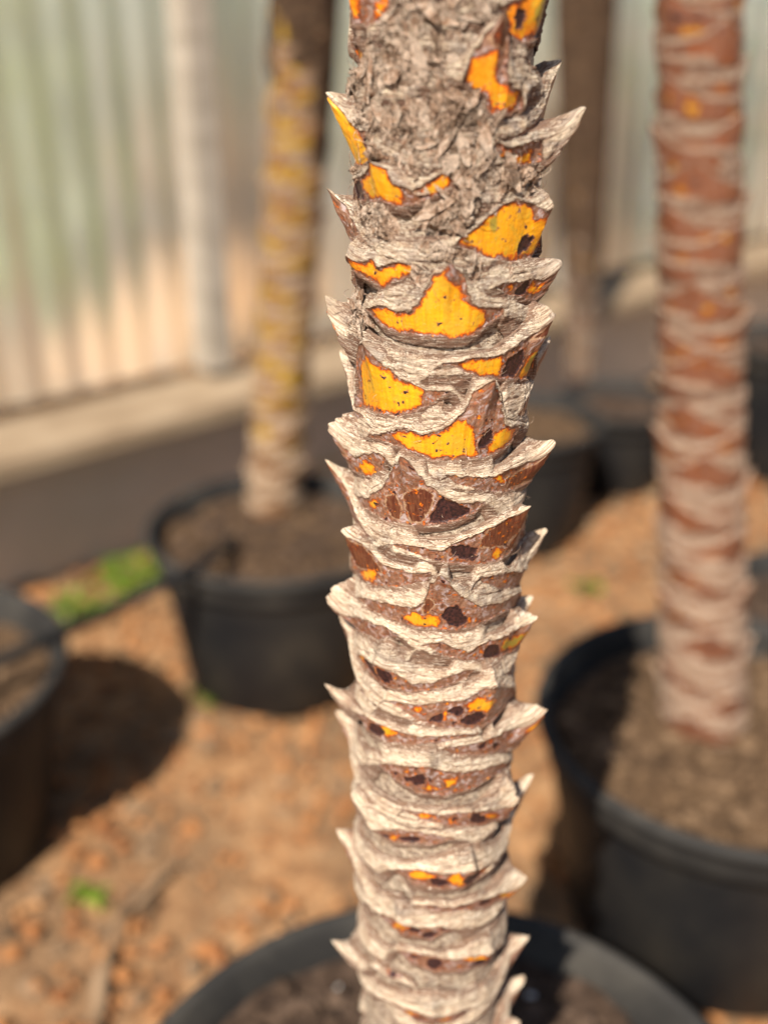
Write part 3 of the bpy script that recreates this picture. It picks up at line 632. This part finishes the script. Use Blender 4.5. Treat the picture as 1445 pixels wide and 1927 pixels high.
# ------------------------------------------------------------------ pots
def pot(loc, R, h, label, soil_drop=.035, soil=None, chip=None, nchip=500, perl=0, group="black nursery pots on the ground", seed=0, dirt_h=.012):
    soil = soil or M_soil; chip = chip or M_chip
    root = empty("plant_pot", loc, label, "pot", group)
    Rb = R*.80
    def lathe(name, prof, mat, m=96):
        prof = np.array(prof); th = np.linspace(0, 2*PI, m, endpoint=False)
        V = np.stack([prof[:, :1]*np.cos(th), prof[:, :1]*np.sin(th), prof[:, 1:]+0*th], -1).reshape(-1, 3)
        return mesh_np(name, V, grid_faces(len(prof), m, True), mat, root)
    lathe("body", [(0, .004), (Rb*.96, .002), (Rb, .008), (Rb+(R-Rb)*.45, h*.5), (R-.006, h-.042), (R-.0055, h-.036), (R-.009, h-.036), (R-.012, h-.05), (Rb+(R-Rb)*.45-.004, h*.5), (Rb-.004, .012), (0, .010)], M_pot)
    q = .0075; lip = [(R-.0085, h-.045), (R-.0035, h-.045), (R-.001, h-.030), (R-.001, h-.010)]
    lip += [(R+.0035+q*math.cos(a)*.9, h-.003+q*math.sin(a)*.9) for a in np.linspace(-PI*.6, PI, 12)]
    lip += [(R-.0075, h-.010), (R-.0085, h-.045)]
    lathe("rim", lip, M_rim)
    n, m = 70, 128; rr = np.linspace(0, R-.009, n)[:, None]; th = np.linspace(0, 2*PI, m, endpoint=False)[None]
    X, Y = rr*np.cos(th), rr*np.sin(th)
    Z = h-soil_drop + dirt_h*fbm(X*22+seed, Y*22, seed, 61, 4)+.004*fbm(X*120, Y*120, seed, 62, 3)
    mesh_np("soil", np.stack([X, Y, Z], -1).reshape(-1, 3), grid_faces(n, m, True), soil, root)
    def crumbs(name, cnt, mat, smin, smax, sd):
        V, F = scatter(cnt, sd, smin, smax, lambda r_: (lambda a, b: (a*math.cos(b), a*math.sin(b), h-soil_drop+.002+.5*dirt_h*float(fbm(a*math.cos(b)*22+seed, a*math.sin(b)*22, seed, 61, 1))))((R-.02)*math.sqrt(r_.uniform(0, 1)), r_.uniform(0, 2*PI)))
        tag(mesh_np(name, V, F, mat, root, smooth=False), kind="stuff")
    if nchip: crumbs("crumbs", nchip, chip, .003, .011, seed+5)
    if perl: crumbs("perlite", perl, M_perl, .003, .0065, seed+6)
    return root
ICO = None
def scatter(cnt, seed, smin, smax, pos, flat=.7):
    """cnt small angular lumps in one mesh"""
    global ICO
    if ICO is None:
        import bmesh
        b = bmesh.new(); bmesh.ops.create_icosphere(b, subdivisions=1, radius=1)
        ICO = (np.array([v.co[:] for v in b.verts]), np.array([[v.index for v in f.verts] for f in b.faces])); b.free()
    v0, f0 = ICO; r_ = np.random.default_rng(seed); V = []; F = []
    for i in range(cnt):
        s_ = smin+(smax-smin)*r_.uniform(0, 1)**2.2
        sc = s_*r_.uniform(.6, 1.3, 3)*np.array([1, 1, flat]); a = r_.uniform(0, 2*PI); c, s2 = math.cos(a), math.sin(a)
        v = v0*(1+r_.normal(0, .16, (len(v0), 1)))*sc; v = np.stack([v[:, 0]*c-v[:, 1]*s2, v[:, 0]*s2+v[:, 1]*c, v[:, 2]], 1)
        V.append(v+np.array(pos(r_))); F.append(f0+i*len(v0))
    return np.concatenate(V), np.concatenate(F)

fp = (.037, .442, 0)
pot(fp, .225, .25, "black pot at the bottom edge holding the sharp front palm in dark crumbly soil", .032, perl=70, nchip=1500, seed=1)
c = on_plane(1393, 1350, .26); RP = (c[0], c[1], 0)
pot(RP, .205, .26, "large black pot at lower right holding the rust-coloured palm in dry brown soil", .04, M_soil_dry, M_chip_dry, 1100, seed=2)
c = on_plane(522, 985, .25); LP = (c[0], c[1], 0)
pot(LP, .183, .25, "black pot left of the front trunk holding the ochre-stained palm", .03, M_soil_dry, M_chip, 500, seed=3)
c = on_plane(-228, 1262, .25); BP = (c[0], c[1], 0)
pot(BP, .20, .25, "black pot cut off by the left edge of the photo, no palm showing in it", .045, M_soil_dry, M_chip_dry, 700, seed=4)
c = on_plane(975, 785, .25); CP = (c[0], c[1], 0)
pot(CP, .15, .25, "black pot just behind the front trunk, nearest of the shaded pots at the back", .03, M_soil_dry, M_chip_dry, 200, seed=5)
c = on_plane(1165, 752, .19); DP = (c[0], c[1], 0)
pot(DP, .125, .19, "small black pot at the back beside the rust-coloured trunk, holding the dark palm", .03, M_soil, M_chip, 150, seed=6)
c = on_plane(1500, 640, .30); EP = (c[0], c[1], 0)
pot(EP, .14, .30, "black pot at the right edge behind the rust-coloured palm, farthest to the right", .03, M_soil, M_chip, 100, seed=7)
c = on_plane(1545, 1130, .25); GP = (c[0], c[1], 0)
pot(GP, .13, .25, "black pot showing only its rim at the right edge, level with the large pot", .03, M_soil, M_chip, 100, seed=8)

# ------------------------------------------------------------------ palms behind
def back_palm(p0, p1, r0, r1, step, mat, label, seed, ycov, top=1.9, reach=(3, 8), dark=-3, fuzzy=False, side=0, htip=26, gen=1.0, cutf=lambda z: 1.0):
    p0 = np.array(p0); p1 = np.array(p1)
    sl = (p1-p0)/(p1[2]-p0[2])
    ctx = dict(axis=lambda z: (p0[0]+sl[0]*(z-p0[2]), p0[1]+sl[1]*(z-p0[2])), r=lambda z: np.interp(z, [p0[2], p1[2]], [r0, r1])-.002)
    az = math.atan2(p0[0], p0[1]); ctx['fr'] = np.array([-math.sin(az), -math.cos(az)]); ctx['ri'] = np.array([math.cos(az), -math.sin(az)])
    root = empty("potted_palm", tuple(p0), label, "palm trunk", "palm trunks standing in black pots")
    core_mesh(ctx, p0[2], top, mat, root, 200, 48, "stem")
    z = p0[2]*1000+14; k = 0; r_ = random.Random(seed); L = []
    while z < min(top, 1.25)*1000:
        L.append(dict(th=((k*2.4+r_.uniform(-.3, .3)+PI) % (2*PI))-PI, ztip=z+htip, zbot=z, reach=r_.uniform(*reach), polys=[], front=False, rag=.5, cutm=cutf(z))); z += step*1000*r_.uniform(.6, 1.45); k += 1
    for i, l in enumerate(L):
        AR, TH, Zs, Zf, Rr, sk, (TC, GV) = leaf_mesh(l, [], 90, 24, i*1.9+seed, generic=gen)
        V = place(ctx, TH, Zf, Rr)-p0
        nz = fbm(AR/12, Zs/8, i, 31, 3)
        y = np.minimum(sk-.6, nz*9+ycov(Zs)); d = np.minimum(sk-.5, -nz*8+dark); b = y*0-4
        age = np.clip((Zs-400)/400, 0, 1)
        mm = np.stack([AR, Zs, AR*0+i*7.7], -1).reshape(-1, 3)
        mesh_np("leaf_base", V, grid_faces(*AR.shape), mat, root, attrs=dict(mm=mm, fa=np.stack([sk, y, d], -1).reshape(-1, 3), fb=np.stack([b, y*0, age], -1).reshape(-1, 3), fc=np.stack([TC, TC*0, GV], -1).reshape(-1, 3)))
    if fuzzy is not False:
        n, m = 260, 90; zz = np.linspace(fuzzy if not side else .33, top, n)[:, None]*1000; th = np.linspace(-PI, PI, m, endpoint=False)[None]
        AR = th*KR+0*zz; Z = zz+0*th
        cov = sstep(-.4, .5, fbm(AR/30, Z/45, seed, 71, 3)+(Z-fuzzy*1000-60)/(110 if side else 260)+side*(sstep(.1, .9, np.sin(th))*sstep(330, 480, Z)*1.3))
        Rr = -5+cov*(9+5*(1-2*np.abs(fbm(AR/7, Z/16, seed, 72, 4))))
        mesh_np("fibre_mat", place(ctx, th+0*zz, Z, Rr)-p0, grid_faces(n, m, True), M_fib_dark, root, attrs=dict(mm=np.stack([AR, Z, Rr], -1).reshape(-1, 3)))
    return root
b = on_plane(1322, 1365, .215); t_ = at_y(1313, 0, b[1]+.03)
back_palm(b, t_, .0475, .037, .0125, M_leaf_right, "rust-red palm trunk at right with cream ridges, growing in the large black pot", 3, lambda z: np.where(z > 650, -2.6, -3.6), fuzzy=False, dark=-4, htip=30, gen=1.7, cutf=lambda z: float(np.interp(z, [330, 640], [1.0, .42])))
b = on_plane(515, 965, .215); t_ = at_y(573, 0, b[1]+.02)
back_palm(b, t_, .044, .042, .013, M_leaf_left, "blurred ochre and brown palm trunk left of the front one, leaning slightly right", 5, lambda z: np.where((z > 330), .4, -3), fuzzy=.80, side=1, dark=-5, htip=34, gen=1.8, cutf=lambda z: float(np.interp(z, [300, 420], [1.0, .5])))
b = on_plane(1092, 722, .16); t_ = at_y(1102, 0, b[1])
back_palm(b, t_, .030, .058, .016, M_leaf_shade, "brown palm trunk farthest back, darkened for shade, between the front trunk and the rust-coloured one", 9, lambda z: -2.0+0*z, fuzzy=.34, dark=-2)

# ------------------------------------------------------------------ ground
s = N("laterite ground"); tc = s.n("ShaderNodeTexCoord").outputs["Object"]
f1 = s.noise(tc, 3.0, 6, .6, .4); f2 = s.noise(tc, 26, 6, .7, .3); f3 = s.noise(tc, 90, 4, .7)
c = s.ramp(f2, [(.28, (.09, .038, .016)), (.42, (.23, .115, .052)), (.55, (.35, .195, .092)), (.72, (.46, .29, .16))])
c = s.mix(s.m_('MULTIPLY', s.ss(.44, .60, f1), .75), c, (.17, .105, .058))
c = s.mix(s.ss(.38, .28, f3), c, (.12, .06, .03))
M_ground = s.fin(c, .95, s.bump(s.m_('ADD', f2, s.m_('MULTIPLY', f3, .5)), .8, .008), .2)
gx = np.concatenate([[-60, -25, -10, -5, -3], np.linspace(-2, 2.6, 420), [3.5, 6, 12, 30, 60]]); gy = np.concatenate([[-60, -20, -6, -2], np.linspace(-.4, 3.6, 380), [4.5, 6, 9, 15, 30, 60, 120]])
X, Y = np.meshgrid(gx, gy); near = sstep(4.5, 3.4, Y)*sstep(-2.6, -1.9, X)*sstep(3.4, 2.5, X)
Z = (.010*fbm(X*6, Y*6, 0, 81, 3)+.007*fbm(X*30, Y*30, 0, 82, 3)+.004*np.abs(fbm(X*75, Y*75, 0, 83, 2)))*near-.006
tag(mesh_np("ground", np.stack([X, Y, Z], -1).reshape(-1, 3), grid_faces(*X.shape), M_ground), kind="structure")
def gpos(r_):
    x, y = r_.uniform(-1.2, 1.4), r_.uniform(.25, 2.6); return (x, y, .002+.010*float(fbm(x*6, y*6, 0, 81, 1)))
V, F = scatter(9000, 11, .002, .013, gpos)
tag(mesh_np("gravel", V, F, M_gravel, smooth=False), "loose orange laterite crumbs strewn over the ground between the pots", "gravel", kind="stuff")

M_mulch = simple_noise("mulch chip", [(.05, .03, .018), (.13, .08, .045), (.26, .17, .10), (.42, .30, .19)], 9, .9, .3, .002, .2)
V, F = scatter(5200, 12, .003, .016, gpos, .3)
tag(mesh_np("mulch", V, F, M_mulch, smooth=False), "flat brown mulch chips and leaf crumbs scattered over the orange ground", "mulch", kind="stuff")
mx_, my_ = np.meshgrid(np.linspace(-.62, .62, 80), np.linspace(-.6, .6, 60)); mc = at_y(350, 640, 3.5)  # mound added outside, pale to brighten the glow behind the sheet
mz = .30*np.clip(1-(mx_/.55)**2-(my_/.55)**2, -.1, 1)*(1+.15*fbm(mx_*3, my_*3, 0, 95, 3))
M_mound = simple_noise("added mound soil", [(.38, .20, .095), (.46, .26, .135), (.52, .32, .18)], 6, .95, .4, .01, .2)
tag(mesh_np("added_mound", np.stack([mx_+mc[0], my_+mc[1], mz], -1).reshape(-1, 3), grid_faces(60, 80), M_mound), kind="structure")

# ------------------------------------------------------------------ greenhouse wall
WA = on_plane(0, 890, .22); WB = on_plane(450, 770, .22); ud = (WB-WA)[:2]; ud = ud/np.linalg.norm(ud); nd = np.array([ud[1], -ud[0]])   # nd points inside
def wp(u, out, z): q = WA[:2]+ud*u+nd*out; return (q[0], q[1], z)
def wbox(name, u0, u1, o0, o1, z0, z1, mat, parent=None, bev=.004):
    import bmesh
    b = bmesh.new(); vs = [b.verts.new(wp(u, o, z)) for u in (u0, u1) for o in (o0, o1) for z in (z0, z1)]
    for f in ((0, 1, 3, 2), (4, 6, 7, 5), (0, 4, 5, 1), (2, 3, 7, 6), (0, 2, 6, 4), (1, 5, 7, 3)): b.faces.new([vs[i] for i in f])
    bmesh.ops.recalc_face_normals(b, faces=b.faces); bmesh.ops.bevel(b, geom=b.edges[:], offset=bev, segments=2, affect='EDGES')
    me = bpy.data.meshes.new(name); b.to_mesh(me); b.free(); me.materials.append(mat)
    o = bpy.data.objects.new(name, me); link(o, parent)
    if parent is not None: o.location = -np.array(parent.location)
    return o
M_wood = simple_noise("weathered timber", [(.19, .13, .08), (.28, .20, .125), (.36, .27, .18)], 8, .8, .4, .002, .3, 'Object', (1, 1, 6))
M_post = simple_noise("grey timber post", [(.26, .22, .17), (.36, .31, .25), (.44, .38, .31)], 8, .8, .4, .002, .3, 'Object', (1, 1, 6))
M_skirt = simple_noise("grey skirt board", [(.56, .49, .37), (.64, .56, .43), (.70, .62, .49)], 5, .85, .2, .002, .2)
s = N("corrugated clear sheet"); tc = s.n("ShaderNodeTexCoord").outputs["Object"]
dirt = s.noise(tc, 5, 5, .6, .4)
s.fin(s.ramp(dirt, [(.3, (.74, .75, .66)), (.5, (.82, .85, .76)), (.7, (.88, .91, .85))]), .25, None, .4)
tr = s.n("ShaderNodeBsdfRefraction", {"Color": (.95, .97, .92), "Roughness": .5, "IOR": 1.18}); tl = s.n("ShaderNodeBsdfTranslucent", {"Color": (.88, .93, .82)})
mx = s.n("ShaderNodeMixShader", {0: .6}); s.t.links.new(s.p.outputs[0], mx.inputs[1]); s.t.links.new(tl.outputs[0], mx.inputs[2])
mx2 = s.n("ShaderNodeMixShader"); s.put(mx2.inputs[0], s.m_('ADD', s.m_('MULTIPLY', dirt, -.4), .72)); s.t.links.new(mx.outputs[0], mx2.inputs[1]); s.t.links.new(tr.outputs[0], mx2.inputs[2])
s.t.links.new(mx2.outputs[0], s.out.inputs[0]); M_sheet = s.m
wall = empty("greenhouse_wall", wp(0, 0, 0), "translucent corrugated greenhouse wall on a low timber sill running behind the pots", "wall")
wbox("skirt_board", -1.6, 5.2, -.012, .012, -.01, .267, M_skirt, wall)
wbox("sill_beam", -1.6, 5.2, -.03, .155, .268, .300, M_wood, wall)
for u in (-.62, .415, 1.45, 2.5, 3.6):
    wbox("post", u-.001, u+.055, -.028, .030, .316, 2.2, M_post, wall)
uu = np.arange(-1.6, 5.2, .0045); zz = np.array([.316, 1.0, 1.6, 2.2])[:, None]
oo = -.045+.0045*np.sin(uu*2*PI/.072)
q = WA[:2][None]+ud[None]*uu[:, None]+nd[None]*oo[:, None]
V = np.stack([np.broadcast_to(q[:, 0], (4, len(uu))), np.broadcast_to(q[:, 1], (4, len(uu))), np.broadcast_to(zz, (4, len(uu)))], -1).reshape(-1, 3)-np.array(wall.location)
mesh_np("corrugated_sheet", V, grid_faces(4, len(uu)), M_sheet, wall)

# ------------------------------------------------------------------ greenery
def leaf_mat(name, a, b_):
    s = N(name); tc = s.n("ShaderNodeTexCoord").outputs["Object"]
    c = s.mix(s.ss(.35, .65, s.noise(tc, 12, 3)), a, b_); s.fin(c, .5, None, .4)
    t = s.n("ShaderNodeBsdfTranslucent"); s.put(t.inputs[0], c); mx = s.n("ShaderNodeMixShader", {0: .35})
    s.t.links.new(s.p.outputs[0], mx.inputs[1]); s.t.links.new(t.outputs[0], mx.inputs[2]); s.t.links.new(mx.outputs[0], s.out.inputs[0]); return s.m
M_weed = leaf_mat("weed leaf", (.12, .22, .02), (.25, .34, .04)); M_bush = leaf_mat("shrub leaf", (.07, .16, .03), (.20, .32, .07)); M_bushy = leaf_mat("yellow green shrub leaf", (.30, .36, .08), (.48, .50, .16)); M_far = leaf_mat("pale grey green leaf", (.34, .40, .26), (.50, .55, .40))
def foliage(name, n, ext, size, mat, parent, seed, zbase=0):
    r_ = np.random.default_rng(seed); V = []; F = []
    for i in range(n):
        d = r_.normal(0, 1, 3); d /= np.linalg.norm(d); d *= r_.uniform(.3, 1)**.5
        cc = np.array([d[0]*ext[0], d[1]*ext[1], zbase+ext[2]*(1+d[2]*.95)*.5]); cc *= 1+.25*float(vn(d[0]*3, d[1]*3, d[2]*3, seed))
        a = r_.normal(0, 1, 3); a[2] = abs(a[2])*.7; a /= np.linalg.norm(a); b2 = np.cross(a, r_.normal(0, 1, 3)); b2 /= np.linalg.norm(b2)
        L_, w_ = size*r_.uniform(.6, 1.3), size*r_.uniform(.2, .4); nn = np.cross(a, b2)*L_*.15
        V += [cc, cc+a*L_*.4+b2*w_+nn, cc+a*L_, cc+a*L_*.4-b2*w_+nn]; k = i*4; F += [[k, k+1, k+2, k+3]]
    return mesh_np(name, np.array(V), np.array(F), mat, parent, smooth=False)
def stems(parent, mat, n, h, rad, spread, seed):
    r_ = np.random.default_rng(seed); VV = []; FF = []
    for i in range(n):
        a = r_.uniform(0, 2*PI); t = np.linspace(0, 1, 5)[:, None]; th = np.linspace(0, 2*PI, 5, endpoint=False)[None]; w = rad*(1-.6*t)
        x = spread*t*math.cos(a)+w*np.cos(th); y = spread*t*math.sin(a)+w*np.sin(th); z = h*t+0*th
        VV.append(np.stack([x, y, z], -1).reshape(-1, 3)); FF.append(grid_faces(5, 5, True)+i*25)
    return mesh_np("stem", np.concatenate(VV), np.concatenate(FF), mat, parent)
def weed(px, py, r, h, n, label, seed, group="green weeds sprouting from the orange ground"):
    c = on_plane(px, py, 0); root = empty("weed", (c[0], c[1], 0), label, "weed", group)
    stems(root, M_weed, 6, h*.8, .0015, r*.6, seed); foliage("leaves", n, (r, r*.7, h), .028, M_weed, root, seed+1, 0)
weed(262, 1108, .075, .06, 80, "bright green weed clump beside the ochre palm's pot, larger of the two along the pipe", 21)
weed(160, 1165, .06, .035, 42, "low green weed along the black pipe near the left pot", 22)
weed(165, 1690, .018, .012, 14, "small lone green seedling on the orange soil at lower left", 23)
weed(412, 1322, .028, .02, 26, "dark green tuft at the foot of the ochre palm's pot", 24)
weed(1095, 1112, .025, .012, 10, "faint green sprig on the ground just left of the large right pot", 25)
weed(602, 905, .05, .08, 50, "green weed growing behind the ochre palm's pot, next to the front trunk", 26)
def shrub(x, y, r, h, n, mat, label, seed, size=.09):
    root = empty("shrub", (x, y, 0), label, "shrub", "shrubs outside the greenhouse wall")
    stems(root, M_bush, 9, h*.7, .012, r*.7, seed); foliage("leaves", n, (r, r, h), size, mat, root, seed+1, .05)
shrub(-1.10, 3.3, .20, 1.0, 500, M_bushy, "yellow-green shrub seen through the left part of the translucent wall", 31)
shrub(-1.9, 5.2, .8, 1.9, 1100, M_far, "wide dull green shrub behind the yellow-green one outside the wall", 32, .14)
shrub(.93, 3.75, .26, 1.0, 700, M_bush, "green shrub outside, seen in the gap between the two right-hand trunks", 33)
shrub(-.6, 7.0, 1.1, 2.0, 1300, M_far, "distant green shrub outside, right behind the timber post", 34, .14)
shrub(2.4, 4.8, .6, 1.4, 700, M_bushy, "pale green shrub outside at the right edge of the photo", 35, .12)

# ------------------------------------------------------------------ irrigation pipe and litter
def tube(name, pts, rad, mat, parent=None, seg=10, sub=10):
    pts = [np.array(p, float) for p in pts]; out = []
    for i in range(len(pts)-1):
        a, b_, c_, d_ = pts[max(i-1, 0)], pts[i], pts[i+1], pts[min(i+2, len(pts)-1)]
        for k in range(sub):
            t = k/sub; out.append(.5*((2*b_)+(-a+c_)*t+(2*a-5*b_+4*c_-d_)*t*t+(-a+3*b_-3*c_+d_)*t**3))
    out.append(pts[-1]); C_ = np.array(out); T_ = np.gradient(C_, axis=0); T_ /= np.linalg.norm(T_, axis=1)[:, None]
    side = np.cross(T_, [0, 0, 1]); side /= np.linalg.norm(side, axis=1)[:, None]; upv = np.cross(side, T_)
    th = np.linspace(0, 2*PI, seg, endpoint=False)
    V = (C_[:, None]+rad*(np.cos(th)[None, :, None]*side[:, None]+np.sin(th)[None, :, None]*upv[:, None])).reshape(-1, 3)
    F = [list(x) for x in grid_faces(len(C_), seg, True)]
    return mesh_np(name, V, np.array(F), mat, parent)
p = [on_plane(x, y, z) for x, y, z in ((-420, 1400, .262), (-260, 1330, .268), (-120, 1285, .264), (-20, 1250, .262), (60, 1215, .264), (115, 1190, .258), (220, 1142, .246), (330, 1088, .262), (400, 1048, .262), (440, 1015, .235))]
tag(tube("irrigation_pipe", p, .008, M_pot), "black irrigation pipe lying over the left pot and the rim of the ochre palm's pot", "pipe")
M_dry = simple_noise("dry leaf strip", [(.12, .08, .045), (.22, .14, .08), (.34, .24, .15)], 25, .8, .3, .001, .3)
def strip(pts, w, label):
    P_ = np.array(pts, float); t = np.linspace(0, 1, 24); k = np.linspace(0, 1, len(P_)); C_ = np.stack([np.interp(t, k, P_[:, i]) for i in range(3)], 1)
    C_[:, 2] += .006*np.sin(t*9)+.006; T_ = np.gradient(C_, axis=0); sd_ = np.cross(T_, [0, 0, 1]); sd_ /= np.linalg.norm(sd_, axis=1)[:, None]
    ww = (w*np.sin(np.clip(t, .04, .97)*PI)**.5)[:, None]
    rows = [C_-sd_*ww, C_-np.array([0, 0, .004]), C_+sd_*ww, C_-np.array([0, 0, .0055])]
    V = np.stack(rows, 1).reshape(-1, 3)
    o = mesh_np("dry_leaf", V, grid_faces(24, 4, True), M_dry)
    return tag(o, label, "dry leaf", "dry leaf strips on the ground")
g = lambda x, y: on_plane(x, y, .008)
strip([g(345, 1625), g(290, 1670), g(235, 1715), g(205, 1800)], .006, "long greyish dry leaf strip curving down the soil left of the front pot")
strip([g(210, 1790), g(190, 1860), g(178, 1940), g(170, 2020)], .009, "brownish dry leaf lying at the bottom left corner")
